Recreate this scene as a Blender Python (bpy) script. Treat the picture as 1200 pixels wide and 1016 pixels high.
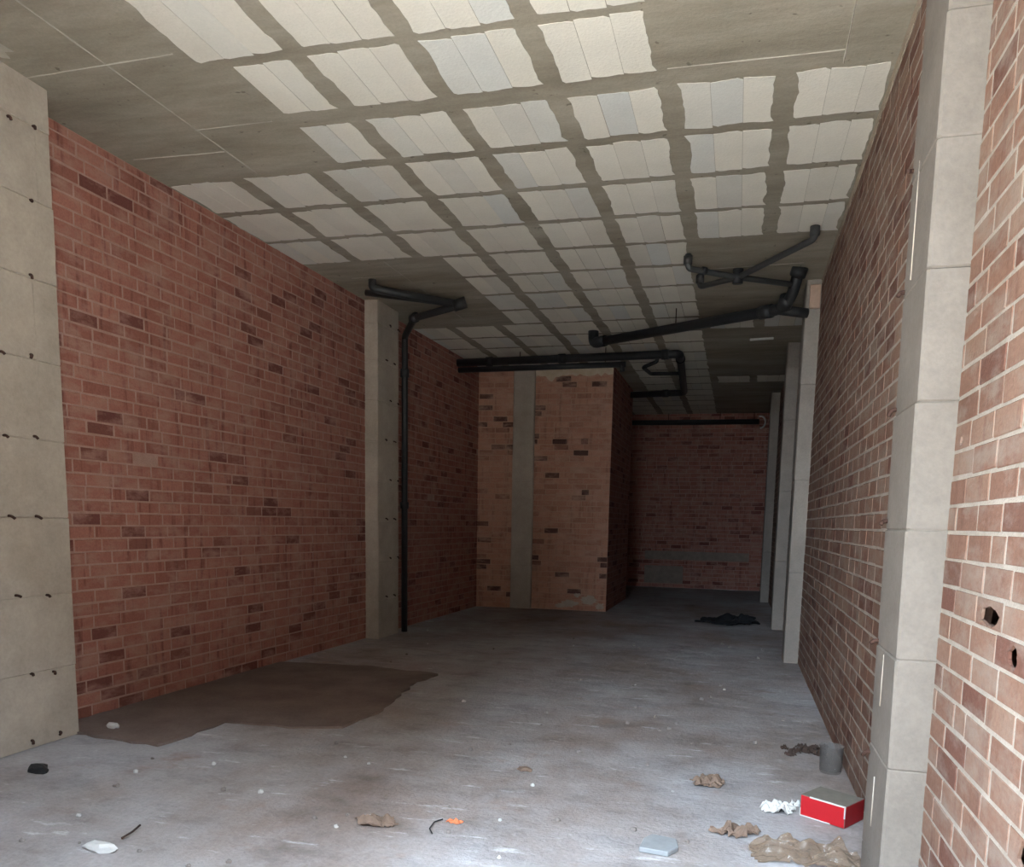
import bpy, bmesh, math, random
from mathutils import Vector, Matrix, noise
random.seed(7)
for o in list(bpy.data.objects): bpy.data.objects.remove(o)
S = bpy.context.scene
C = S.collection

# ------------------------------------------------------------------ camera
F, CX, CY = 923.7, 623.9, 726.4
YAW, PITCH, ROLL = -0.2495, -0.1239, 0.0219
CAMZ = 1.79
H = 4.87                                   # ceiling height above the floor
def cam_axes():
    cy, sy, cp, sp, cr, sr = (math.cos(YAW), math.sin(YAW), math.cos(PITCH), math.sin(PITCH), math.cos(ROLL), math.sin(ROLL))
    f = Vector((sy*cp, cy*cp, sp)); r = Vector((cy, -sy, 0)); u = r.cross(f)
    return r*cr+u*sr, u*cr-r*sr, f
CR, CU, CF = cam_axes()
cd = bpy.data.cameras.new('camera'); cam = bpy.data.objects.new('camera', cd); C.objects.link(cam)
cd.sensor_width = 36; cd.lens = F/1200*36; cd.sensor_fit = 'HORIZONTAL'
cd.shift_x = (600-CX)/1200; cd.shift_y = (CY-508)/1200
cd.clip_start = 0.02; cd.clip_end = 300
cam.matrix_world = Matrix(((CR.x, CU.x, -CF.x, 0), (CR.y, CU.y, -CF.y, 0), (CR.z, CU.z, -CF.z, CAMZ), (0, 0, 0, 1)))
S.camera = cam
def proj(p):
    d = Vector(p)-Vector((0, 0, CAMZ)); z = d.dot(CF)
    if z < .05: return None
    return CX+F*d.dot(CR)/z, CY-F*d.dot(CU)/z

# ------------------------------------------------------------------ light
W = bpy.data.worlds.new('sky'); S.world = W; W.use_nodes = True
bg = W.node_tree.nodes['Background']; bg.inputs[0].default_value = (0.68, 0.84, 1.0, 1); bg.inputs[1].default_value = 46.0
def sun(name, d, e, col, ang):
    l = bpy.data.lights.new(name, 'SUN'); l.energy = e; l.color = col; l.angle = math.radians(ang)
    o = bpy.data.objects.new(name, l); C.objects.link(o)
    o.rotation_euler = Vector(d).to_track_quat('-Z', 'Y').to_euler(); return o
sun('sun', (-0.62, 0.0, -0.78), 88.0, (1.0, 0.91, 0.78), 0.6)         # lights the street outside, runs along the facade
YF = 1.2                                   # unseen stand-in facade, its opening sized to shape the daylight
pl = bpy.data.lights.new('doorway_portal', 'AREA'); pl.shape = 'RECTANGLE'; pl.size = 2.7; pl.size_y = 4.7; pl.cycles.is_portal = True
po = bpy.data.objects.new('doorway_portal', pl); C.objects.link(po); po.location = (-.97, YF, 2.35); po.rotation_euler = (math.radians(90), 0, 0)
S.view_settings.view_transform = 'Standard'; S.view_settings.look = 'None'
S.view_settings.exposure = 0.2; S.view_settings.gamma = 1.0; S.view_settings.use_curve_mapping = False

# ------------------------------------------------------------------ materials
class NT:
    def __init__(s, name):
        s.m = bpy.data.materials.new(name); s.m.use_nodes = True; s.t = s.m.node_tree; s.b = s.t.nodes['Principled BSDF']
    def n(s, t, **k):
        x = s.t.nodes.new(t)
        for a, v in k.items(): setattr(x, a, v)
        return x
    def l(s, a, b): s.t.links.new(a, b)
    def pos(s, scale=(1, 1, 1), geo=True):
        g = s.n('ShaderNodeNewGeometry').outputs['Position'] if geo else s.n('ShaderNodeTexCoord').outputs['Object']
        mp = s.n('ShaderNodeMapping'); s.l(g, mp.inputs[0]); mp.inputs['Scale'].default_value = scale; return mp.outputs[0]
    def noise(s, vec, scale, detail=4, rough=.55):
        x = s.n('ShaderNodeTexNoise'); s.l(vec, x.inputs['Vector']); x.inputs['Scale'].default_value = scale
        x.inputs['Detail'].default_value = detail; x.inputs['Roughness'].default_value = rough; return x.outputs['Fac']
    def ramp(s, fac, stops, const=False):
        r = s.n('ShaderNodeValToRGB'); e = r.color_ramp.elements
        if const: r.color_ramp.interpolation = 'CONSTANT'
        while len(e) < len(stops): e.new(.5)
        for q, (p, c) in zip(e, stops): q.position = p; q.color = (*c, 1) if len(c) == 3 else c
        s.l(fac, r.inputs[0]); return r.outputs[0]
    def mix(s, fac, a, b, mode='MIX'):
        x = s.n('ShaderNodeMix', data_type='RGBA', blend_type=mode)
        for v, i in ((fac, 0), (a, 6), (b, 7)):
            if hasattr(v, 'node'): s.l(v, x.inputs[i])
            elif i == 0: x.inputs[0].default_value = v
            else: x.inputs[i].default_value = (*v, 1)
        return x.outputs[2]
    def math(s, op, a, b=0.0):
        x = s.n('ShaderNodeMath', operation=op)
        for v, i in ((a, 0), (b, 1)):
            if hasattr(v, 'node'): s.l(v, x.inputs[i])
            else: x.inputs[i].default_value = v
        return x.outputs[0]
    def rand(s):
        a = s.n('ShaderNodeNewGeometry').outputs['Random Per Island']; b = s.n('ShaderNodeObjectInfo').outputs['Random']
        return s.math('FRACT', s.math('ADD', a, s.math('MULTIPLY', b, 7.31)))
    def out(s, col, rough=.9, bump=None, dist=.004, spec=.25):
        if hasattr(col, 'node'): s.l(col, s.b.inputs['Base Color'])
        else: s.b.inputs['Base Color'].default_value = (*col, 1)
        s.b.inputs['Roughness'].default_value = rough; s.b.inputs['Specular IOR Level'].default_value = spec
        if bump is not None:
            x = s.n('ShaderNodeBump'); x.inputs['Distance'].default_value = dist; x.inputs['Strength'].default_value = 1
            s.l(bump, x.inputs['Height']); s.l(x.outputs[0], s.b.inputs['Normal'])
        return s.m
def b3(v): return (v, v, v)

def brick_mat(name, light, mid, dark, smear_col, smear, streak=.5):
    s = NT(name); r = s.rand()
    base = s.ramp(r, [(0, mid), (.35, light), (.62, mid), (.86, [a*.86 for a in mid]), (.93, dark), (1, [a*1.2 for a in dark])])
    st = s.noise(s.pos((13, 13, 1.6)), 1.0, 3, .6)                       # fired streaks across a brick
    base = s.mix(s.math('MULTIPLY', s.ramp(st, [(.54, b3(0)), (.68, b3(1))]), streak), base, dark)
    fine = s.noise(s.pos(), 60, 5)
    base = s.mix(.35, base, s.ramp(fine, [(.3, b3(.45)), (.7, b3(1))]), 'MULTIPLY')
    sm = s.noise(s.pos((1, 1, 2.2)), 3.2, 7, .68)
    base = s.mix(s.math('MULTIPLY', s.ramp(sm, [(.46, b3(0)), (.66, b3(1))]), smear), base, smear_col)
    return s.out(base, .92, s.math('ADD', fine, s.math('MULTIPLY', s.noise(s.pos((8, 8, 1)), 4, 2), .6)), .004, .15)
def mortar_mat(name, a, b):
    s = NT(name); n1 = s.noise(s.pos(), 7, 6, .65); f = s.noise(s.pos(), 90, 4)
    return s.out(s.mix(.3, s.ramp(n1, [(.35, a), (.65, b)]), s.ramp(f, [(.3, b3(.6)), (.7, b3(1))]), 'MULTIPLY'), .95, f, .006, .1)
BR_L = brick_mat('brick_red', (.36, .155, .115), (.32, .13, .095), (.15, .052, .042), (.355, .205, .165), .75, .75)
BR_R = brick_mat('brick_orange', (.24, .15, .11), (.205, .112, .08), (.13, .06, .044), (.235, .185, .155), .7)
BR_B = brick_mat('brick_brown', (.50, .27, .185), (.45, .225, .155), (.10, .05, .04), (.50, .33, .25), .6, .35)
MO_L = mortar_mat('mortar_pink', (.345, .205, .165), (.41, .26, .215))
MO_R = mortar_mat('mortar_pale', (.31, .27, .23), (.40, .355, .31))
MO_B = mortar_mat('mortar_brown', (.42, .25, .175), (.50, .31, .23))
BAND = mortar_mat('mortar_band', (.22, .17, .14), (.28, .22, .185))
MO_T = mortar_mat('mortar_tan', (.40, .33, .26), (.48, .40, .32))
MO_P = mortar_mat('mortar_cream', (.52, .42, .30), (.62, .52, .40))

def concrete(name, a, b, c=None, stretch=(1, 1, 1), spots=True, bump=.004):
    s = NT(name); big = s.noise(s.pos(stretch), .9, 6, .62); mid = s.noise(s.pos(stretch), 5, 5, .6); f = s.noise(s.pos(), 45, 5, .6)
    col = s.ramp(big, [(.33, a), (.67, b)])
    col = s.mix(.5, col, s.ramp(mid, [(.3, b3(.68)), (.7, b3(1))]), 'MULTIPLY')
    col = s.mix(.3, col, s.ramp(f, [(.3, b3(.6)), (.65, b3(1))]), 'MULTIPLY')
    if spots: col = s.mix(s.ramp(s.noise(s.pos(), 11, 2), [(.70, b3(0)), (.74, b3(.7))]), col, [x*.45 for x in a])
    return s.out(col, .88, s.math('ADD', mid, s.math('MULTIPLY', f, .5)), bump, .2)
CON_COL = concrete('concrete_column', (.38, .32, .265), (.465, .40, .335), spots=False)
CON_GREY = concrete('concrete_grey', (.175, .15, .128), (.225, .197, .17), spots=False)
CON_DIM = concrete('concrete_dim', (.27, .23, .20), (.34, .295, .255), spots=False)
CON_SLAB = concrete('concrete_slab', (.27, .235, .18), (.41, .365, .295), stretch=(.6, 2.2, 1))
CON_PALE = concrete('concrete_pale', (.40, .36, .30), (.50, .455, .385), spots=False)
HOUSE_STANDIN = concrete('stand_in_render', (.07, .055, .045), (.10, .08, .065))  # finish of the unseen house stand-ins
CON_DARK = concrete('concrete_street', (.42, .40, .36), (.5, .48, .44))
def floor_mat():
    s = NT('floor_concrete'); p = s.pos(); big = s.noise(s.pos((.9, .6, 1)), .55, 6, .62); mid = s.noise(s.pos((.9, 1.35, 1)), 2.2, 8, .70); f = s.noise(p, 38, 6, .65)
    col = s.ramp(big, [(.36, (.26, .20, .172)), (.48, (.345, .303, .29)), (.62, (.43, .418, .432))])
    col = s.mix(.55, col, s.ramp(mid, [(.34, b3(.38)), (.48, b3(.8)), (.66, b3(1))]), 'MULTIPLY')
    st = s.noise(s.pos((1.2, 4.5, 1)), 1.7, 6, .7)
    col = s.mix(s.ramp(st, [(.60, b3(0)), (.70, b3(.6))]), col, (.70, .69, .71))
    col = s.mix(s.ramp(s.noise(s.pos((1, 1.6, 1)), 1.1, 5, .7), [(.60, b3(0)), (.72, b3(.75))]), col, (.27, .185, .15))
    col = s.mix(.4, col, s.ramp(f, [(.28, b3(.5)), (.62, b3(1))]), 'MULTIPLY')
    return s.out(col, .8, s.math('ADD', s.math('MULTIPLY', mid, 2.2), s.math('MULTIPLY', f, .5)), .012, .3)
FLOOR = floor_mat()
def damp_mat():
    s = NT('floor_damp'); n1 = s.noise(s.pos(), 2.2, 6); f = s.noise(s.pos(), 40, 4)
    return s.out(s.mix(.35, s.ramp(n1, [(.35, (.15, .11, .095)), (.65, (.21, .16, .14))]), s.ramp(f, [(.3, b3(.5)), (.7, b3(1))]), 'MULTIPLY'), .85, f, .005, .2)
DAMP = damp_mat()
def block_mat():
    s = NT('ceiling_block'); r = s.rand()
    col = s.ramp(r, [(0, (.72, .68, .60)), (.3, (.78, .735, .65)), (.55, (.76, .715, .63)), (.72, (.69, .645, .57)), (.82, (.66, .66, .63)), (.93, (.74, .695, .61)), (1, (.66, .65, .61))])
    n1 = s.noise(s.pos(), 2.3, 5); f = s.noise(s.pos(), 55, 4)
    col = s.mix(.4, col, s.ramp(n1, [(.3, b3(.78)), (.7, b3(1))]), 'MULTIPLY')
    return s.out(s.mix(.2, col, s.ramp(f, [(.3, b3(.7)), (.65, b3(1))]), 'MULTIPLY'), .9, f, .003, .15)
BLOCK = block_mat()
def flat(name, col, rough=.6, spec=.4, var=.25, sc=20, bump=None):
    s = NT(name); n1 = s.noise(s.pos(), sc, 4)
    return s.out(s.mix(var, col, s.ramp(n1, [(.3, b3(.4)), (.7, b3(1))]), 'MULTIPLY'), rough, n1 if bump else None, bump or .001, spec)
PVC = flat('pipe_black', (.022, .022, .023), .5, .3)
PVC_G = flat('pipe_grey', (.045, .045, .045), .5, .3)
RUST = flat('rusty_steel', (.06, .03, .022), .85, .2, .5, 60)
REDC = flat('red_card', (.42, .008, .014), .5, .4, .12)
REDD = flat('red_card_side', (.26, .008, .012), .55, .3, .25)
CARD = flat('grey_card', (.17, .15, .125), .8, .2, .3)
WHITE = flat('white_paper', (.55, .53, .50), .8, .2, .15)
LEAFB = flat('dry_leaf', (.20, .135, .10), .8, .2, .5, 30)
LEAFD = flat('dark_leaf', (.055, .035, .028), .8, .2, .5, 30)
ORANGE = flat('orange_scrap', (.60, .17, .07), .7, .3, .3)
TILE = flat('grey_tile', (.26, .27, .28), .6, .4, .3)
CLOTH = flat('dark_cloth', (.018, .018, .020), .9, .1, .4, 12)
BLACK = flat('black_rubber', (.02, .02, .02), .6, .3)
PLASTER = flat('plaster_lump', (.55, .53, .51), .9, .2, .2)
PINK = flat('pink_brick', (.50, .34, .26), .9, .2, .3)
def film(name, col, alpha, rough):
    s = NT(name); s.b.inputs['Base Color'].default_value = (*col, 1); s.b.inputs['Roughness'].default_value = rough
    s.b.inputs['Transmission Weight'].default_value = alpha; s.b.inputs['IOR'].default_value = 1.2; return s.m
FILM = film('brown_film', (.62, .50, .40), .85, .16)
CLEAR = film('clear_plastic', (.16, .145, .135), 0, .3); CLEAR.node_tree.nodes['Principled BSDF'].inputs['Alpha'].default_value = .42

# ------------------------------------------------------------------ object helpers
def link(name, me, mat=None, parent=None, loc=(0, 0, 0)):
    o = bpy.data.objects.new(name, me); C.objects.link(o); o.location = loc
    if mat and me is not None and not me.materials: me.materials.append(mat)
    if parent: o.parent = parent
    return o
def tag(o, label=None, cat=None, group=None, kind=None):
    for k, v in (('label', label), ('category', cat), ('group', group), ('kind', kind)):
        if v: o[k] = v
    return o
def mesh(name, v, f):
    me = bpy.data.meshes.new(name); me.from_pydata(v, [], f); me.update(); return me
def bmo(name, bm, mat, parent=None, loc=(0, 0, 0), smooth=False):
    bmesh.ops.recalc_face_normals(bm, faces=bm.faces); me = bpy.data.meshes.new(name); bm.to_mesh(me); bm.free()
    if smooth:
        for p in me.polygons: p.use_smooth = True
    return link(name, me, mat, parent, loc)
BOXF = [(0, 3, 2, 1), (4, 5, 6, 7), (0, 1, 5, 4), (1, 2, 6, 5), (2, 3, 7, 6), (3, 0, 4, 7)]
def boxv(a, b):
    (x0, y0, z0), (x1, y1, z1) = a, b
    return [(x0, y0, z0), (x1, y0, z0), (x1, y1, z0), (x0, y1, z0), (x0, y0, z1), (x1, y0, z1), (x1, y1, z1), (x0, y1, z1)]
def box(name, a, b, mat, parent=None, bev=0.0):
    bm = bmesh.new(); vs = [bm.verts.new(v) for v in boxv(a, b)]
    for f in BOXF: bm.faces.new([vs[i] for i in f])
    if bev: bmesh.ops.bevel(bm, geom=list(bm.edges), offset=bev, segments=2, affect='EDGES', profile=.5)
    return bmo(name, bm, mat, parent)
def tube(name, pts, r, mat, parent=None, seg=14, close=True):
    """one pipe run with rounded corners"""
    P = [Vector(p) for p in pts]; Q = [P[0]]
    for i in range(1, len(P)-1):
        a, b, c = P[i-1], P[i], P[i+1]; d1 = (a-b); d2 = (c-b); k = min(r*1.6, d1.length*.45, d2.length*.45); d1.normalize(); d2.normalize()
        for t in (0, .25, .5, .75, 1):
            Q.append((b+d1*k)*(1-t)**2+b*2*t*(1-t)+(b+d2*k)*t*t)
    Q.append(P[-1]); bm = bmesh.new(); rings = []; up = None
    for i, q in enumerate(Q):
        d = (Q[min(i+1, len(Q)-1)]-Q[max(i-1, 0)]).normalized()
        if up is None: up = Vector((0, 0, 1)) if abs(d.z) < .9 else Vector((1, 0, 0))
        s = d.cross(up).normalized(); up = s.cross(d).normalized()
        rings.append([bm.verts.new(q+(s*math.cos(2*math.pi*k/seg)+up*math.sin(2*math.pi*k/seg))*r) for k in range(seg)])
    for a, b in zip(rings, rings[1:]):
        for k in range(seg): bm.faces.new((a[k], a[(k+1) % seg], b[(k+1) % seg], b[k]))
    if close: bm.faces.new(rings[0]); bm.faces.new(rings[-1])
    o = bmo(name, bm, mat, parent, smooth=True); return o
def collar(parent, p, d, r, L, mat=PVC):
    d = Vector(d).normalized(); p = Vector(p); return tube('collar', [p-d*L/2, p+d*L/2], r, mat, parent)

# ------------------------------------------------------------------ the setting: floor, ceiling
X0, X1, Y0, Y1 = -7.2, 1.1, YF, 23.1
bm = bmesh.new(); nx, ny = 90, 200
g = [[None]*(ny+1) for _ in range(nx+1)]
for i in range(nx+1):
    for j in range(ny+1):
        x = X0+(X1-X0)*i/nx; y = Y0+(Y1-Y0)*(j/ny)**1.35
        z = .010*noise.noise((x*.7, y*1.3, 1.0))+.006*noise.noise((x*2.1, y*3.6, 5.0))-.004
        g[i][j] = bm.verts.new((x, y, z))
for i in range(nx):
    for j in range(ny): bm.faces.new((g[i][j], g[i+1][j], g[i+1][j+1], g[i][j+1]))
floor = bmo('floor', bm, FLOOR, smooth=True); tag(floor, 'rough dusty bare concrete floor', 'floor', kind='structure')
def floor_z(x, y): return .010*noise.noise((x*.7, y*1.3, 1.0))+.006*noise.noise((x*2.1, y*3.6, 5.0))-.004
# damp patch by the brick wall: a thin crusted layer of its own
pp = [(-5.42, 5.2), (-5.0, 5.12), (-4.26, 5.02), (-4.22, 5.36), (-4.22, 5.78), (-3.88, 5.8), (-3.5, 5.86), (-3.19, 6.0), (-3.12, 6.5), (-3.24, 7.2), (-3.33, 8.0), (-3.28, 8.46), (-4.15, 8.62), (-5.40, 8.5)]
def ragged(poly, step, amp, seed):
    R = random.Random(seed); out = []
    for a, b in zip(poly, poly[1:]+poly[:1]):
        n = max(1, int(math.dist(a, b)/step))
        for k in range(n):
            t = k/n; out.append((a[0]+(b[0]-a[0])*t+R.uniform(-amp, amp), a[1]+(b[1]-a[1])*t+R.uniform(-amp, amp)))
    return out
bm = bmesh.new(); rp = ragged(pp, .12, .03, 3)
vs = [bm.verts.new((x, y, .016)) for x, y in rp]; f = bm.faces.new(vs)
r = bmesh.ops.extrude_face_region(bm, geom=[f]); bmesh.ops.translate(bm, verts=[v for v in r['geom'] if isinstance(v, bmesh.types.BMVert)], vec=(0, 0, -.03))
damp = bmo('damp_patch', bm, DAMP, floor); damp['label'] = 'dark damp patch on the concrete'

ceil = box('ceiling', (X0, Y0, H), (X1, Y1, H+.32), CON_SLAB); tag(ceil, 'waffle slab ceiling of pale blocks between concrete ribs', 'ceiling', kind='structure')
GX, GY, PX, PY = -3.829, 5.1212, .8, .8089
def wob(u, v, k): return noise.noise((u*4.3, v*3.1, k))*.75+noise.noise((u*13, v*11, k+7))*.35
def block_mesh(x0, x1, y0, y1, R, jag):
    """one hollow block seen from below, its ends ragged where the rib concrete ran over it"""
    jl, jr, jy = jag; n, m = 6, 12; pts = []; sm = .015
    e = lambda t: 1.0
    for k in range(n):
        x = x0+(x1-x0)*k/n; pts.append((x, y0+jy*(.4+wob(x, y0, 1))))
    for k in range(m):
        y = y0+jy+(y1-y0-2*jy)*k/m; pts.append((x1-jr*(.5+wob(x1, y, 3)) if jr else x1, y))
    for k in range(n):
        x = x1-(x1-x0)*k/n; pts.append((x, y1-jy*(.4+wob(x, y1, 5))))
    for k in range(m):
        y = y1-jy-(y1-y0-2*jy)*k/m; pts.append((x0+jl*(.5+wob(x0, y, 9)) if jl else x0, y))
    k = len(pts); zl = H-R.uniform(.0015, .0035)
    v = [(x, y, zl) for x, y in pts]+[(x, y, H+.03) for x, y in pts]
    return v, [tuple(range(k))[::-1]]+[(i, (i+1) % k, k+(i+1) % k, k+i) for i in range(k)]
R = random.Random(11); blocks = []
for j in range(-4, 22):
    for i in range(-2, 6):
        y0 = GY+PY*j; x0 = GX+PX*i; skip_left = False
        if i < 0 and (j <= 1 or 5 <= j <= 8): continue
        if i == 0 and (j in (0, 1) or 5 <= j <= 8): skip_left = True
        if i >= 4 and (j <= 0 or 5 <= j <= 8 or 10 <= j <= 14 or j >= 16): continue
        if i <= 1 and 13 <= j <= 16: continue
        ry = .10 if j in (1, 2) else .065
        xa, xb = x0+.06, x0+PX-.06; ya, yb = y0+(.10 if j == 1 else ry*.5), y0+PY-(.09 if j == 0 else ry*.5)
        w = (xb-xa)/3
        for k in range(3):
            if skip_left and k == 0: continue
            a, b = xa+w*k, xa+w*(k+1)
            if a > .80 or (i == -2 and a < -5.45): continue
            b = min(b, .86); gap = .004 if R.random() < .12 else .0012
            v, f = block_mesh(a+gap, b-gap, ya+R.uniform(-.01, .01), yb+R.uniform(-.01, .01), R, (.035 if k == 0 else .0, .035 if k == 2 else .0, .030))
            blocks.append((v, f))
def share(v):
    q = [proj(p) for p in v[:len(v)//2]]
    if any(p is None for p in q): return 0
    xs = [min(max(p[0], 0), 1200) for p in q]; ys = [min(max(p[1], 0), 1016) for p in q]
    return (max(xs)-min(xs))*(max(ys)-min(ys))
blocks.sort(key=lambda b: -share(b[0]))
def join(name, parts, mat, parent, loc=(0, 0, 0)):
    V, Fc = [], []
    for v, f in parts:
        n0 = len(V); V += v; Fc += [tuple(i+n0 for i in q) for q in f]
    return link(name, mesh(name, V, Fc), mat, parent, loc)
for v, f in blocks[:300]: link('block', mesh('block', v, f), BLOCK, ceil)
if blocks[300:]: tag(join('block_field', blocks[300:], BLOCK, ceil), kind='stuff')
def fin(a, b, w=.011, h=.005):
    """ridge of cement left between two formwork boards"""
    a, b = Vector(a), Vector(b); d = (b-a); L = d.length; d.normalize(); s = Vector((-d.y, d.x)); n = max(2, int(L/.12)); lo = []; bm = bmesh.new(); ring = []
    for k in range(n+1):
        p = a+d*L*k/n; ww = w*R.uniform(.5, 1.4); hh = h*R.uniform(.4, 1.2)
        ring.append([bm.verts.new((p.x+s.x*ww, p.y+s.y*ww, H+.002)), bm.verts.new((p.x, p.y, H-hh)), bm.verts.new((p.x-s.x*ww, p.y-s.y*ww, H+.002))])
    for p, q in zip(ring, ring[1:]):
        bm.faces.new((p[0], q[0], q[1], p[1])); bm.faces.new((p[1], q[1], q[2], p[2]))
    return bmo('formwork_ridge', bm, CON_PALE, ceil)
for a, b in (((-4.42, 3.6), (-4.38, 6.72)), ((-5.2, 4.98), (-3.85, 4.95)), ((-4.4, 5.9), (-3.7, 5.9)), ((-5.3, 6.25), (-4.4, 6.28)), ((-5.3, 4.2), (-3.9, 4.15)),
             ((-4.3, 9.2), (-4.25, 12.4)), ((-5.0, 9.75), (-4.3, 9.75)), ((-4.3, 10.9), (-3.6, 10.9)), ((-.62, 5.82), (.52, 5.84)), ((.5, 4.2), (.53, 6.0)), ((-.6, 10.2), (.6, 10.15))): fin(a, b)
bm = bmesh.new(); vs = [bm.verts.new((-5.02+.17*q*math.cos(a), 4.55+.24*q*math.sin(a), H-.003)) for a, q in ((2*math.pi*k/18, random.uniform(.6, 1.1)) for k in range(18))]
f = bm.faces.new(vs); r = bmesh.ops.extrude_face_region(bm, geom=[f]); bmesh.ops.translate(bm, verts=[v for v in r['geom'] if isinstance(v, bmesh.types.BMVert)], vec=(0, 0, .02)); bmo('mortar_smear', bm, CON_PALE, ceil)

# ------------------------------------------------------------------ brick walls
BH, BP, BL, JT = .098, .1115, .287, .012
def brick_verts(w, h, R, d=.05, ch=.004):
    j = lambda a: R.uniform(-a, a)
    o = [(j(.0025), j(.0025)), (w+j(.0025), j(.0025)), (w+j(.0025), h+j(.0025)), (j(.0025), h+j(.0025))]
    cx, cz = w/2, h/2; f = R.uniform(.001, .004)
    inn = [(x+(ch if x < cx else -ch), z+(ch if z < cz else -ch)) for x, z in o]
    v = [(x, f, z) for x, z in inn]+[(x, f-ch, z) for x, z in o]+[(x, -d, z) for x, z in o]
    fc = [(3, 2, 1, 0)]+[(i, (i+1) % 4, 4+(i+1) % 4, 4+i) for i in range(4)]+[(4+i, 4+(i+1) % 4, 8+(i+1) % 4, 8+i) for i in range(4)]
    return v, fc
def hole_brick_verts(w, h, R, c, rad, d=.30):
    """brick with a broken-out hole into its hollow core"""
    cor = [(0, 0), (w, 0), (w, h), (0, h)]
    A = sorted([math.atan2(z-c[1], x-c[0]) for x, z in cor]+[-3.0+k*.55 for k in range(12)]); out, ring = [], []
    for t in A:
        dx, dz = math.cos(t), math.sin(t)
        k = min(((w-c[0])/dx if dx > 1e-9 else (-c[0]/dx if dx < -1e-9 else 9)), ((h-c[1])/dz if dz > 1e-9 else (-c[1]/dz if dz < -1e-9 else 9)))
        q = R.uniform(.75, 1.2); rr = min(q/math.hypot(dx/rad[0], dz/rad[1]), k-.004)
        out.append((c[0]+dx*k, c[1]+dz*k)); ring.append((c[0]+dx*rr, c[1]+dz*rr))
    n = len(A); v = [(x, .003, z) for x, z in out]+[(x, .003, z) for x, z in ring]+[(x, -.05, z) for x, z in out]+[(x, -.007, z) for x, z in ring]+[(c[0]+(x-c[0])*3.2, -.05, c[1]+(z-c[1])*3.2) for x, z in ring]+[(c[0]+(x-c[0])*3.2, -d, c[1]+(z-c[1])*3.2) for x, z in ring]
    f = []
    for i in range(n):
        j = (i+1) % n
        f += [(i, j, n+j, n+i), (i, 2*n+i, 2*n+j, j), (n+i, n+j, 3*n+j, 3*n+i), (3*n+i, 3*n+j, 4*n+j, 4*n+i), (4*n+i, 4*n+j, 5*n+j, 5*n+i)]
    f.append(tuple(5*n+i for i in range(n)))
    return mesh('brick', v, f)
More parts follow.
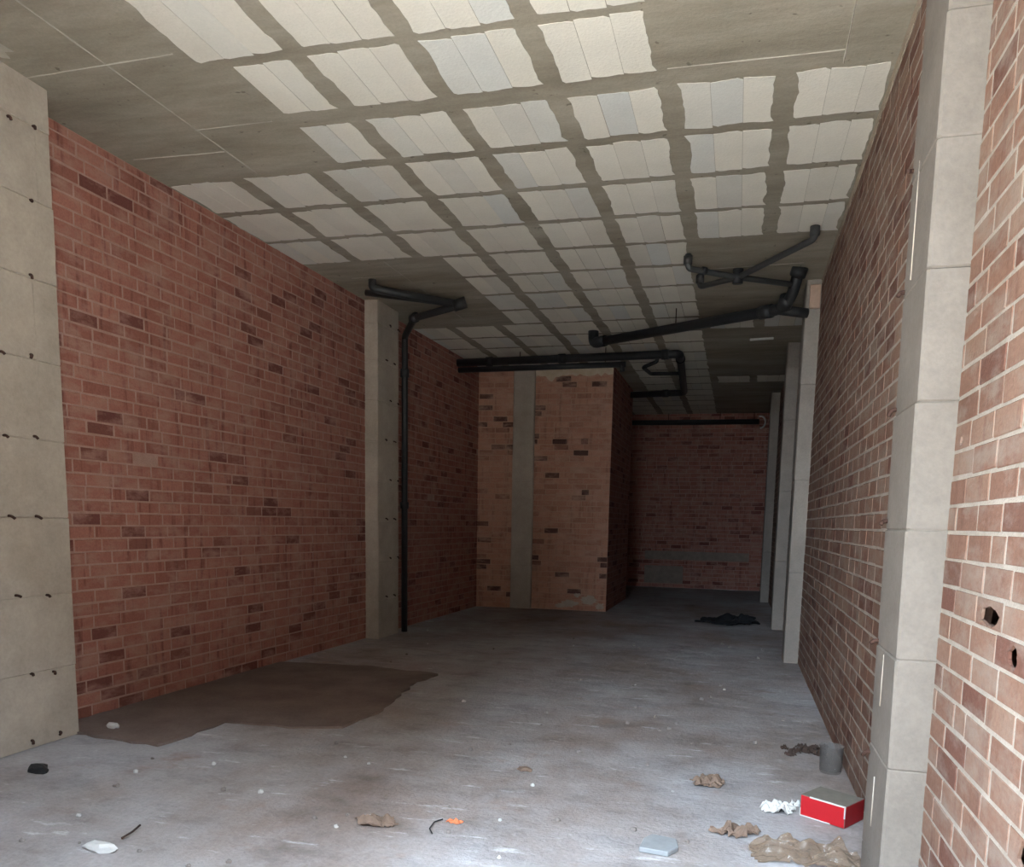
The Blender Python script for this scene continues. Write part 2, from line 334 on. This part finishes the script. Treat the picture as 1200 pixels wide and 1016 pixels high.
def wall(name, label, A, B, mb, mm, nsep=0, h=H, seed=1, z0=0.0, holes=(), top_gap=0.0, vis=None):
    """brick wall from A to B, room on the left-hand side of A->B; local x along, y out, z up"""
    R = random.Random(seed); A, B = Vector(A), Vector(B); d = B-A; L = d.length; ang = math.atan2(d.y, d.x); n = Vector((-d.y, d.x))/L; u = d/L
    bricks = []; k = 0; z = z0+.006
    while z < h-top_gap-.03:
        x = -R.uniform(.02, .1) if k % 2 else -BL*.5+R.uniform(-.05, .03)
        bh = min(BH, h-top_gap-z-.004)
        while x < L-.01:
            w = BL+R.uniform(-.008, .008)
            if R.random() < .03: w *= .5
            a, b = max(x, .003), min(x+w, L-.003)
            if b-a > .03: bricks.append((a, b-a, z+R.uniform(-.0015, .0015), bh))
            x += w+JT+R.uniform(-.003, .004)
        z += BP; k += 1
    hcells = []
    hb = {}
    for hx, hz, c, rad in holes:
        i = min(range(len(bricks)), key=lambda q: abs(bricks[q][0]+bricks[q][1]/2-hx)+3*abs(bricks[q][2]+bricks[q][3]/2-hz)); hb[i] = (c, rad)
    if hb:
        # mortar bed with the broken cells left open
        V, Fc = [], []; rows = {}
        for i, q in enumerate(bricks): rows.setdefault(round((q[2]-z0)/BP), []).append((q, i))
        for r_, lst in rows.items():
            za, zb = z0+BP*r_-.001, z0+BP*(r_+1)-.001; xs = 0.0
            for q, i in lst:
                xe = min(q[0]+q[1]+JT/2, L) if q is not lst[-1][0] else L
                if i not in hb:
                    m0 = len(V); V += [(xs, .0005, za), (xe, .0005, za), (xe, .0005, zb), (xs, .0005, zb)]; Fc.append((m0+3, m0+2, m0+1, m0))
                else:
                    m0 = len(V); V += [(x, .0005, zz) for x, zz in ((xs, za), (xe, za), (xe, zb), (xs, zb), (q[0], q[2]), (q[0]+q[1], q[2]), (q[0]+q[1], q[2]+q[3]), (q[0], q[2]+q[3]))]; Fc += [(m0+4+e, m0+4+(e+1) % 4, m0+(e+1) % 4, m0+e) for e in range(4)]
                xs = xe
        m0 = len(V); V += boxv((0, -.45, 0), (L, -.33, h)); Fc += [tuple(i+m0 for i in q) for q in BOXF]
        me = mesh(name, V, Fc)
    else: me = mesh(name, boxv((0, -.14, 0), (L, .0005, h)), BOXF)
    w = link(name, me, mm, None, (A.x, A.y, 0)); w.rotation_euler = (0, 0, ang); tag(w, label, 'wall', kind='structure')
    def size(q):
        ps = [proj((A.x+u.x*s, A.y+u.y*s, zz)) for s in (q[0], q[0]+q[1]) for zz in (q[2], q[2]+q[3])]
        if any(p is None for p in ps): return 0
        if vis and not vis(ps, q): return 0
        xs = [p[0] for p in ps]; ys = [p[1] for p in ps]
        if max(xs) < 2 or min(xs) > 1198 or max(ys) < 2 or min(ys) > 1014: return 0
        return (max(xs)-min(xs))*(max(ys)-min(ys))
    order = sorted(range(len(bricks)), key=lambda i: -size(bricks[i]))
    sep = {i for i in order[:nsep] if size(bricks[i]) > 30} | set(hb)
    full = [mesh('brick', *brick_verts(BL, BH, R)) for _ in range(9)]
    for m in full: m.materials.append(mb)
    rest = []
    for i, q in enumerate(bricks):
        off = R.uniform(-.0006, .002)
        if i in hb:
            c, rad = hb[i]; me = hole_brick_verts(q[1], q[3], R, (c[0]*q[1], c[1]*q[3]), (rad[0], rad[1])); link('brick', me, mb, w, (q[0], 0, q[2]))
        elif i in sep:
            if abs(q[1]-BL) < .012 and abs(q[3]-BH) < .002: o = link('brick', R.choice(full), None, w, (q[0], off, q[2])); o.scale = (q[1]/BL, 1, 1)
            else: link('brick', mesh('brick', *brick_verts(q[1], q[3], R)), mb, w, (q[0], off, q[2]))
        else:
            v, f = brick_verts(q[1], q[3], R); rest.append(([(x+q[0], y+off, zz+q[2]) for x, y, zz in v], f))
    if rest: tag(join('brick_field', rest, mb, w), kind='stuff')
    return w
XL, XR = -5.44, .875
wl = wall('wall_left', 'red brick wall between the two side columns, dark flecked bricks', (-5.30, 11.0), (XL, 4.5), BR_L, MO_L, 300, seed=3, vis=lambda ps, q: min(p[0] for p in ps) > 58 and max(p[0] for p in ps) < 432)
wlr = wall('wall_left_rear', 'shaded red brick wall between column and boxed-out brick corner', (-5.22, 15.72), (-5.31, 10.9), BR_L, MO_L, 120, seed=4, vis=lambda ps, q: min(p[0] for p in ps) > 466)
wlf = wall('wall_left_near', 'red brick wall in front of the wide concrete column', (XL, 4.5), (XL-.02, Y0), BR_L, MO_L, 0, seed=5)
wrn = wall('wall_right_near', 'orange brick wall with pale joints and broken bricks beside the doorway column', (XR, YF), (XR, 4.0), BR_R, MO_R, 220, seed=6,
           vis=lambda ps, q: q[0]+q[1] < 2.6,
           holes=[(3.10-YF, 1.54, (.5, .38), (.105, .036)), (2.90-YF, 1.44, (.4, .5), (.040, .044)), (2.64-YF, .83, (.5, .5), (.07, .042)), (3.58-YF, 2.18, (.4, .3), (.024, .022))])
wr = wall('wall_right', 'long brick wall with pale joints between the near and middle columns', (XR, 4.0), (XR, 11.0), BR_R, MO_R, 300, seed=7, vis=lambda ps, q: max(p[0] for p in ps) < 1066 and min(p[0] for p in ps) > 935)
wrm = wall('wall_right_middle', 'dim brick wall strip past the middle column', (XR, 11.0), (XR, 15.0), BR_R, MO_L, 0, seed=8)
wrr = wall('wall_right_rear', 'dark brick wall strip leading to the far end', (XR, 15.0), (XR-.1, Y1-.2), BR_R, MO_L, 0, seed=9)
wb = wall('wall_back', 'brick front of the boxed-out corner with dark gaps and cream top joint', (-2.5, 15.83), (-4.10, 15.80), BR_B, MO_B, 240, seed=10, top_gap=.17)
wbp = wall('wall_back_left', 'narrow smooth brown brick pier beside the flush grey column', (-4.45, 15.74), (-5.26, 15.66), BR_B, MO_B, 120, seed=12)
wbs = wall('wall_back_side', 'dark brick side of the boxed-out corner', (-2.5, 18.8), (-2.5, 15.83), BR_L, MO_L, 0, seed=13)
wbr = wall('wall_back_rear', 'rear brick face of the boxed-out corner', (X0+.1, 18.85), (-2.5, 18.85), BR_L, MO_L, 0, seed=14)
wf = wall('wall_far', 'dark brick wall at the far end of the passage', (XR, 22.9), (X0+.1, 22.9), BR_L, MO_L, 0, seed=15)
wfl = wall('wall_far_left', 'brick side wall of the far space beyond the boxed-out corner', (X0+.1, Y1-.2), (X0+.1, 18.8), BR_B, MO_B, 0, seed=16)
# cream mortar filling the top joint of the boxed corner
bm = bmesh.new(); rp = [(0.0, H-.005), (0.0, H-.17)]+[(.03+1.55*k/22, H-.17+random.uniform(-.04, .03)-(.10 if k in (17, 18) else 0)) for k in range(23)]+[(1.59, H-.17), (1.59, H-.005)]
vs = [bm.verts.new((x, .006, z)) for x, z in rp]; f = bm.faces.new(vs); r = bmesh.ops.extrude_face_region(bm, geom=[f]); bmesh.ops.translate(bm, verts=[v for v in r['geom'] if isinstance(v, bmesh.types.BMVert)], vec=(0, -.03, 0))
bmo('top_joint', bm, MO_P, wb)
# efflorescence crust at the foot, gaps where bricks are missing
def crust(parent, cx, cz, rx, rz, seed, y=.008):
    R = random.Random(seed); bm = bmesh.new(); n = 26; vs = []
    for k in range(n):
        a = 2*math.pi*k/n; q = R.uniform(.55, 1.1); vs.append(bm.verts.new((cx+rx*q*math.cos(a), y, max(.02, cz+rz*q*math.sin(a)))))
    f = bm.faces.new(vs); r = bmesh.ops.extrude_face_region(bm, geom=[f]); bmesh.ops.translate(bm, verts=[v for v in r['geom'] if isinstance(v, bmesh.types.BMVert)], vec=(0, -.015, 0))
    return bmo('mortar_crust', bm, MO_T, parent)
band = box('render_band', (.5, -.02, .80), (3.4, .006, 1.04), BAND, wf); box('render_band', (2.3, -.02, .12), (3.4, .006, .62), BAND, wf)
for k, (cx, cz, rx, rz) in enumerate(((.35, .22, .22, .10), (.75, .14, .20, .09), (.12, .10, .10, .08), (.60, .32, .08, .05), (.95, .08, .12, .06))): crust(wb, cx, cz, rx, rz, 60+k)
bm = bmesh.new(); N = 110
top = [bm.verts.new((.1+6.7*k/N, .010, H-.002)) for k in range(N+1)]; bot = [bm.verts.new((.1+6.7*k/N, .006, H-.05-.07*abs(noise.noise((k*.09, 3.0, 0)))-.02*random.random())) for k in range(N+1)]
for k in range(N): bm.faces.new((top[k], top[k+1], bot[k+1], bot[k]))
r = bmesh.ops.extrude_face_region(bm, geom=list(bm.faces)); bmesh.ops.translate(bm, verts=[v for v in r['geom'] if isinstance(v, bmesh.types.BMVert)], vec=(0, -.02, 0)); bmo('cement_fillet', bm, MO_T, wr)

# ------------------------------------------------------------------ unseen street side: doorway and house stand-ins added to shape the daylight
fr = wall('facade_stand_in', 'unseen stand-in facade wall narrowing the daylight opening', (-1.95, Y0), (X0+1.6, Y0), BR_R, MO_R, 0, seed=17)
tag(box('doorway_stand_in_1', (-2.0, Y0-.14, 4.6), (1.1, Y0, H+.3), CON_COL), 'unseen stand-in lintel over the wide doorway', 'lintel', kind='structure')
tag(box('doorway_stand_in_2', (.42, Y0-.14, 0), (1.0, Y0, 4.6), CON_COL), 'unseen stand-in jamb added to shade the near right column', 'jamb', kind='structure')  # added to keep daylight off the near right column
tag(box('street_ground', (-30, -40, -.12), (30, Y0, -.02), CON_DARK), 'pale sunlit street paving outside the doorway', 'ground', kind='structure')
for x0, x1, h, lb in ((-30, -4.5, 14, 'tall unseen house stand-in added to block sky'), (-4.5, -.2, 3.8, 'low unseen stand-in wall under the added sky gap'), (-.2, 30, 14, 'second tall unseen house stand-in added to block sky')):
    tag(box('house_stand_in', (x0, -13, -.05), (x1, -10, h), HOUSE_STANDIN), lb, 'stand-in building', kind='structure')  # added house stand-ins leave one low sky gap, shaping the floor's lit strip

# ------------------------------------------------------------------ columns
def column(label, x0, x1, y0, y1, side, seams, stubs=(), parent=None, fins=(), mat=None):
    """cast concrete column: lifts separated by a shallow formwork seam"""
    R = random.Random(sum(map(ord, label))); bm = bmesh.new(); zs = sorted(z for z in seams if .05 < z < H-.05); lv = [0.0]
    for z in zs: lv += [z-.007, z, z+.007]
    lv.append(H+.01); rings = []; ins = [0.0]+[0, .006, 0]*len(zs)+[0.0]
    per = []
    cs = [(x0, y0), (x1, y0), (x1, y1), (x0, y1)]; ch = .012
    for i, (z, q) in enumerate(zip(lv, ins)):
        j = lambda: R.uniform(-.0035, .0035)
        jj = (j(), j()) if q == 0 else (0, 0)
        a, b, c, d = x0+q+jj[0], x1-q+jj[0], y0+q+jj[1], y1-q+jj[1]
        rings.append([bm.verts.new(p) for p in ((a+ch, c, z), (b-ch, c, z), (b, c+ch, z), (b, d-ch, z), (b-ch, d, z), (a+ch, d, z), (a, d-ch, z), (a, c+ch, z))])
    for p, q in zip(rings, rings[1:]):
        for k in range(8): bm.faces.new((p[k], p[(k+1) % 8], q[(k+1) % 8], q[k]))
    bm.faces.new(rings[0]); bm.faces.new(rings[-1])
    o = bmo('column', bm, mat or CON_COL); tag(o, label, 'column', kind='structure')
    for p in stubs:
        p = Vector(p); s = Vector((side, 0, 0)); t = tube('tie_stub', [p-s*.02, p+s*.02, p+s*.03+Vector((0, R.uniform(-.03, .03), R.uniform(-.03, -.01)))], .010, RUST, o, 8)
    for a, b in fins:
        tube('cast_ridge', [a, b], .003, CON_COL, o, 6)
    return o
SE = [.57, 1.15, 1.74, 2.32, 2.90, 3.48, 4.04, 4.56]
column('wide pale concrete column at the near end of the red brick wall', -5.75, -5.1, 4.10, 5.16, 1, SE,
       [(-5.1, y, z) for y, z in ((4.80, 4.53), (5.01, 4.56), (4.95, 4.03), (4.91, 3.5), (4.63, 2.9), (4.88, 2.93), (4.62, 2.32), (4.87, 2.34), (4.62, 1.75), (4.85, 1.75), (4.64, 1.17), (4.91, 1.15), (4.73, .57), (4.93, .55), (4.7, .06), (4.96, .06))],
       fins=[((-5.1, 5.02, 4.5), (-5.1, 5.02, 4.06)), ((-5.1, 4.93, 3.45), (-5.1, 4.93, 2.4))])
column('grey concrete column beside the black downpipe', -5.75, -5.1, 10.72, 11.45, 1, SE, [(-5.1, 11.0+(.12 if k % 2 else -.02)+d, z+.05) for k, z in enumerate(SE) for d in (0, .28)])
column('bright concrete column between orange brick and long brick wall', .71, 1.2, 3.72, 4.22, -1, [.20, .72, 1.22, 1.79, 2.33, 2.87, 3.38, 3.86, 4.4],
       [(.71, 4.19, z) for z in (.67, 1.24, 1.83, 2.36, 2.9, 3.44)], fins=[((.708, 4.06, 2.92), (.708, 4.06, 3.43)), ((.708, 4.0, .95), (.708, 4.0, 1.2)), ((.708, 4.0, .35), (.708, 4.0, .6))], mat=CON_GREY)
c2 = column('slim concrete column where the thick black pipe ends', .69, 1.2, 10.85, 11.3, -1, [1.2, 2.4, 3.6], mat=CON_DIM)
box('packing_brick', (.735, 10.80, 4.52), (.86, 10.9, 4.80), PINK, c2, .006)
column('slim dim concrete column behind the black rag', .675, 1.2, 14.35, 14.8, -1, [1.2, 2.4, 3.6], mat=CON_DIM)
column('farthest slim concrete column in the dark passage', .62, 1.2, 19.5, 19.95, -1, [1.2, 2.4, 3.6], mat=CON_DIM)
column('flush grey concrete column in the brick corner', -4.5, -4.06, 15.72, 16.1, 1, [.9, 1.25, 2.6])

# ------------------------------------------------------------------ pipes
def thing(name, label, cat, loc=(0, 0, 0), group=None):
    o = bpy.data.objects.new(name, None); C.objects.link(o); o.location = loc; o.empty_display_size = .1; return tag(o, label, cat, group)
def seat(root):
    """move a root to the base of its parts, parts stay put"""
    bpy.context.view_layer.update(); ch = list(root.children); P = [c.matrix_world @ Vector(b) for c in ch for b in c.bound_box]
    if not P: return
    base = Vector(((min(p.x for p in P)+max(p.x for p in P))/2, (min(p.y for p in P)+max(p.y for p in P))/2, min(p.z for p in P)))
    root.location = base
    for c in ch: c.location = c.location-base
# pipe at the column on the red wall, with downpipe
t = thing('drain_pipe', 'black drain pipe bent under the ceiling with downpipe behind the side column', 'pipe')
e = Vector((-3.72, 10.26, 4.62))
tube('pipe_run', [(-4.76, 9.85, H-.002), (-4.76, 9.85, 4.76), e], .052, PVC, t)
tube('pipe_run', [e+Vector((.05, .02, 0)), (-4.55, 10.75, 4.60), (-5.04, 11.54, 4.54), (-5.04, 11.54, 0.01)], .048, PVC, t)
tube('end_cap', [e+Vector((-.06, -.01, -.02)), e+Vector((.10, .02, .03))], .075, PVC, t); collar(t, (-4.55, 10.75, 4.60), (-.8, .8, -.05), .068, .12); collar(t, (-5.04, 11.54, 4.0), (0, 0, 1), .066, .12); collar(t, (-5.04, 11.54, 2.0), (0, 0, 1), .066, .10)
tube('branch', [(-5.0, 10.15, 4.80), (-4.3, 10.2, 4.70), (-3.85, 10.25, 4.64)], .04, PVC, t); seat(t)
# horizontal collector crossing in front of the boxed corner
t = thing('drain_pipe', 'long black pipe crossing in front of the boxed brick corner with squared loop', 'pipe')
tube('pipe_run', [(-5.26, 14.45, 4.72), (-1.10, 14.15, 4.70), (-1.28, 18.2, 4.70), (-2.51, 18.4, 4.70)], .07, PVC, t)
tube('pipe_run', [(-5.26, 14.52, 4.60), (-2.05, 14.3, 4.58)], .05, PVC, t)
tube('branch', [(-1.16, 15.95, 4.70), (-1.78, 15.9, 4.70), (-1.86, 15.3, 4.71), (-1.6, 15.25, 4.80), (-1.6, 15.25, 4.868)], .035, PVC, t)
for p, d in (((-4.6, 14.40, 4.717), (1, -.07, 0)), ((-3.2, 14.30, 4.71), (1, -.07, 0)), ((-1.35, 14.17, 4.7), (1, -.07, 0)), ((-1.12, 14.6, 4.7), (-.04, 1, 0)), ((-1.7, 18.26, 4.7), (-1, .16, 0))): collar(t, p, d, .084, .12)
tube('hanger', [(-2.4, 14.24, 4.62), (-2.4, 14.24, H)], .008, RUST, t, 6); tube('hanger', [(-4.0, 14.36, 4.64), (-4.0, 14.36, H)], .008, RUST, t, 6); tube('outlet', [(-2.12, 14.3, 4.60), (-2.1, 14.3, 4.46)], .04, PVC, t); seat(t)
# thick diagonal
t = thing('drain_pipe', 'thick black diagonal pipe elbowing up to the ceiling by the slim column', 'pipe')
tube('pipe_run', [(-2.36, 13.0, 4.68), (.40, 10.72, 4.50), (.50, 10.5, 4.58), (.57, 10.30, 4.867)], .068, PVC, t)
tube('branch', [(.36, 10.74, 4.50), (.72, 10.86, 4.47)], .06, PVC, t); collar(t, (.56, 10.32, 4.82), (.1, -.2, .3), .095, .10); collar(t, (.22, 10.87, 4.512), (2.76, -2.28, -.18), .084, .18); collar(t, (.44, 10.6, 4.55), (.1, -.3, .3), .09, .14)
tube('elbow', [(-2.18, 12.85, 4.67), (-2.40, 13.03, 4.68), (-2.41, 13.04, 4.868)], .085, PVC, t); tube('hanger', [(-1.0, 11.88, 4.53), (-1.0, 11.88, H)], .008, RUST, t, 6); seat(t)
# thin pipes crossing under the solid slab
t = thing('waste_pipe', 'thin crossing dark waste pipes under the dark solid slab', 'pipe')
j = Vector((-.14, 10.0, 4.70))
tube('pipe_run', [(-.70, 9.60, 4.866), (-.70, 9.60, 4.71), j, (.62, 8.98, 4.74), (.62, 8.98, 4.866)], .033, PVC_G, t); tube('pipe_run', [(-.60, 10.38, 4.868), (-.60, 10.38, 4.72), j, (.48, 10.32, 4.68)], .033, PVC_G, t)
tube('junction', [j+Vector((0, 0, -.07)), j+Vector((0, 0, .09))], .062, PVC, t)
for p in ((-.70, 9.60, 4.80), (-.60, 10.38, 4.81), (.62, 8.98, 4.82)): collar(t, p, (0, 0, 1), .05, .09, PVC_G)
collar(t, (-.52, 9.72, 4.71), (.56, .4, 0), .044, .05); seat(t)
# far end
t = thing('drain_pipe', 'dark pipe high across the far end wall with pale end ring', 'pipe')
tube('pipe_run', [(-3.2, 22.75, 4.62), (.44, 22.75, 4.62)], .07, PVC, t)
bm = bmesh.new()
rp = [Vector((.47+.13*math.sin(a), 22.68, 4.60+.16*math.cos(a))) for a in [k*math.pi/10 for k in range(-1, 11)]]; bm.free()
tube('end_ring', rp, .025, WHITE, t, 8)
for x in (-2.0, -.6, .3): tube('hanger', [(x, 22.75, 4.6), (x, 22.75, H)], .01, RUST, t, 6)
seat(t)
tag(tube('strip_offcut', [(.05, 13.95, H-.02), (.42, 13.9, H-.02)], .022, WHITE, None, 8), 'short white plastic strip stuck under the ceiling slab', 'strip')

# ------------------------------------------------------------------ litter
def crumple(name, label, cat, x, y, rx, ry, hgt, mat, seed, n=14, group=None, edge=.35, sharp=1.0, rot=0.0, thick=.003):
    """crumpled sheet with thickness lying on the floor"""
    R = random.Random(seed); bm = bmesh.new(); g = {}; off = Vector((R.uniform(0, 50), R.uniform(0, 50), 0))
    ca, sa = math.cos(rot), math.sin(rot)
    for i in range(n+1):
        for j in range(n+1):
            u, v = i/n*2-1, j/n*2-1; q = 1+edge*noise.noise(Vector((u*1.3, v*1.3, seed)))
            px, py = u*rx*q, v*ry*(1+edge*noise.noise(Vector((u*1.4, v*1.4, seed+9)))); k = max(0, 1-max(abs(u), abs(v))**3)
            zz = hgt*(abs(noise.noise(Vector((u*2.2*sharp, v*2.2*sharp, 0))+off))*1.5+.35*abs(noise.noise(Vector((u*6*sharp, v*6*sharp, 3))+off)))*(.25+.75*k)
            g[i, j] = bm.verts.new((px*ca-py*sa, px*sa+py*ca, zz+.002))
    for i in range(n):
        for j in range(n):
            u, v = (i+.5)/n*2-1, (j+.5)/n*2-1
            if math.hypot(u, v) < .92+.3*noise.noise(Vector((math.atan2(v, u)*1.5, seed, 1))): bm.faces.new((g[i, j], g[i+1, j], g[i+1, j+1], g[i, j+1]))
    bmesh.ops.delete(bm, geom=[v for v in bm.verts if not v.link_faces], context='VERTS')
    r = bmesh.ops.extrude_face_region(bm, geom=list(bm.faces)); bmesh.ops.translate(bm, verts=[v for v in r['geom'] if isinstance(v, bmesh.types.BMVert)], vec=(0, 0, thick))
    o = bmo(name, bm, mat, None, (x, y, floor_z(x, y))); return tag(o, label, cat, group)
def lump(name, label, cat, x, y, r, mat, seed, flatn=.5, group=None):
    R = random.Random(seed); bm = bmesh.new(); bmesh.ops.create_icosphere(bm, subdivisions=2, radius=1)
    for v in bm.verts:
        q = 1+.45*noise.noise(v.co*1.7+Vector((seed*3.1, 0, 0))); v.co = Vector((v.co.x*r[0]*q, v.co.y*r[1]*q, max(v.co.z, -.5)*r[2]*q))
    zmin = min(v.co.z for v in bm.verts)
    for v in bm.verts: v.co.z -= zmin
    o = bmo(name, bm, mat, None, (x, y, floor_z(x, y)-.003)); return tag(o, label, cat, group)
# red carton
t = thing('carton', 'small red carton with white edging lying by the bright column', 'carton')
ang = math.atan2(4.86-5.02, .715-.475); L, D, Hh = .29, .24, .135
body = box('body', (0, 0, 0), (L, D, Hh), CARD, t, .003)
box('front_panel', (.004, -.0025, .003), (L-.002, .004, Hh-.003), REDC, t)
box('side_panel', (L-.004, .003, .003), (L+.0025, D-.003, Hh-.003), REDD, t)
for a, b in (((.06, -.004, Hh-.007), (L, .004, Hh+.001)), ((0, -.004, .0), (.20, .002, .007)), ((0, -.004, 0), (.005, .002, .05)), ((L-.006, -.004, .06), (L+.001, .003, Hh))): box('white_edge', a, b, WHITE, t)
t.location = (.475, 5.03, floor_z(.5, 5)+.002); t.rotation_euler = (0, 0, ang)
crumple('paper', 'crumpled white paper beside the red carton', 'paper', .345, 5.06, .12, .09, .10, WHITE, 21, 22, sharp=.9)
crumple('paper_scrap', 'tiny white paper scrap between crumpled paper and red carton', 'paper', .46, 5.20, .035, .03, .05, WHITE, 22, 6)
crumple('plastic_sheet', 'crumpled brown see-through plastic sheet at the foot of the bright column', 'plastic sheet', .46, 4.40, .34, .17, .10, FILM, 23, 40, sharp=1.1)
crumple('rag', 'black rag heap on the floor before the slim dim column', 'rag', -.06, 15.0, .56, .46, .20, CLOTH, 24, 30, sharp=.7, thick=.02)
crumple('dry_leaf', 'curled brown dry leaf with a dark tip', 'leaf', -1.99, 4.14, .13, .09, .07, LEAFB, 25, 18, sharp=.8)
crumple('dry_leaf', 'wide brown dry leaf on the lit strip of floor', 'leaf', -.10, 5.50, .12, .11, .07, LEAFB, 26, 18)
crumple('dry_leaf', 'brown leaf curl touching the plastic sheet', 'leaf', .10, 4.62, .15, .08, .08, LEAFB, 27, 18, rot=.3)
crumple('scrap', 'small orange scrap on the pale floor', 'scrap', -1.54, 4.28, .05, .03, .03, ORANGE, 28, 6)
bm = bmesh.new(); vs = [bm.verts.new((x, y, .002)) for x, y in ((-.10, -.09), (.06, -.11), (.11, -.02), (.09, .09), (-.05, .12), (-.09, .05))]; f = bm.faces.new(vs)
r = bmesh.ops.extrude_face_region(bm, geom=[f]); bmesh.ops.translate(bm, verts=[v for v in r['geom'] if isinstance(v, bmesh.types.BMVert)], vec=(0, 0, .03)); bmesh.ops.bevel(bm, geom=list(bm.edges), offset=.004, segments=1, affect='EDGES')
tag(bmo('broken_tile', bm, TILE, None, (-.33, 4.26, floor_z(-.33, 4.26))), 'broken grey tile corner lying flat on the floor', 'tile')
lump('rubber_scrap', 'black rubber scrap in front of the wide column', 'scrap', -4.60, 4.28, (.085, .05, .04), BLACK, 31)
lump('plaster_lump', 'long white plaster lump on the floor near the stick', 'plaster', -3.20, 3.33, (.10, .045, .03), PLASTER, 32)
lump('plaster_chip', 'small white chip on the dark damp patch', 'plaster', -4.92, 5.32, (.06, .03, .03), PLASTER, 33).location.z = .014
lump('mud_clod', 'reddish mud clod on the open floor', 'clod', -1.40, 5.37, (.06, .04, .02), LEAFB, 34)
tag(tube('twig', [(-3.19, 3.47, .012), (-3.17, 3.53, .03), (-3.18, 3.60, .04)], .006, LEAFD, None, 6), 'short dark twig standing by the plaster lump', 'twig')
tag(tube('wire', [(-1.60, 4.06, .006), (-1.64, 4.12, .008), (-1.65, 4.22, .008), (-1.62, 4.28, .006)], .004, BLACK, None, 6), 'thin curved black wire beside the orange scrap', 'wire')
# clear tub against the long wall
bm = bmesh.new(); prof = [(.0, .0), (.072, .0), (.078, .02), (.085, .19), (.089, .195), (.089, .203), (.082, .203), (.075, .02), (.0, .008)]; rings = []
for r_, z in prof: rings.append([bm.verts.new((max(r_, .001)*math.cos(2*math.pi*k/20), max(r_, .001)*math.sin(2*math.pi*k/20), z)) for k in range(20)])
for a, b in zip(rings, rings[1:]):
    for k in range(20): bm.faces.new((a[k], a[(k+1) % 20], b[(k+1) % 20], b[k]))
tag(bmo('plastic_tub', bm, CLEAR, None, (.765, 6.05, floor_z(.765, 6.05)), True), 'clear plastic tub standing against the long brick wall', 'tub')
R = random.Random(5)
for k, (x, y, s) in enumerate([(.47, 6.56, .05), (.55, 6.50, .06), (.64, 6.52, .07), (.69, 6.60, .08), (.74, 6.48, .07), (.50, 6.40, .05), (.60, 6.68, .04), (.80, 6.74, .05)]):
    crumple('dark_leaf', 'dark withered leaf among the leaves beside the clear tub', 'leaf', x, y, s, s*.6, s*.9, LEAFD, 40+k, 7, 'dark leaves by the tub', rot=R.uniform(0, 3))
PEB = [flat('pebble_grey', (.20, .17, .155), .9), flat('pebble_pale', (.5, .48, .46), .9)]
spots = []
while len(spots) < 70:
    y = 3.3+9*R.random()**2; x = R.uniform(-4.9, .7)
    p = proj((x, y, 0))
    if p and 0 < p[0] < 1200 and p[1] < 1016 and not (-5.3 < x < -3.1 and 5 < y < 8.7) and math.dist((x, y), (.5, 4.8)) > .6: spots.append((x, y))
for k, (x, y) in enumerate(spots):
    s = R.uniform(.007, .017); dk = R.random() < .75
    marks = {'near the curled dry leaf': (-1.99, 4.14), 'near the orange scrap': (-1.54, 4.28), 'near the broken grey tile': (-.33, 4.26), 'near the red carton': (.5, 5.0), 'near the dark damp patch': (-3.6, 7.0), 'near the wide pale column': (-4.9, 4.6), 'near the white plaster lump': (-3.2, 3.33), 'near the black rag': (-.06, 15.0), 'near the clear tub': (.76, 6.05), 'near the wide dry leaf': (-.1, 5.5), 'near the mud clod': (-1.4, 5.37), 'far out on the middle floor': (-1.2, 9.0)}
    nm = min(marks, key=lambda q: math.dist(marks[q], (x, y)))
    lump('pebble', ('dark' if dk else 'pale')+' speck of rubble on the floor '+nm, 'pebble', x, y, (s*1.2, s, s*1.1), PEB[0] if dk else PEB[1], 100+k, group=('dark' if dk else 'pale')+' rubble specks '+nm)
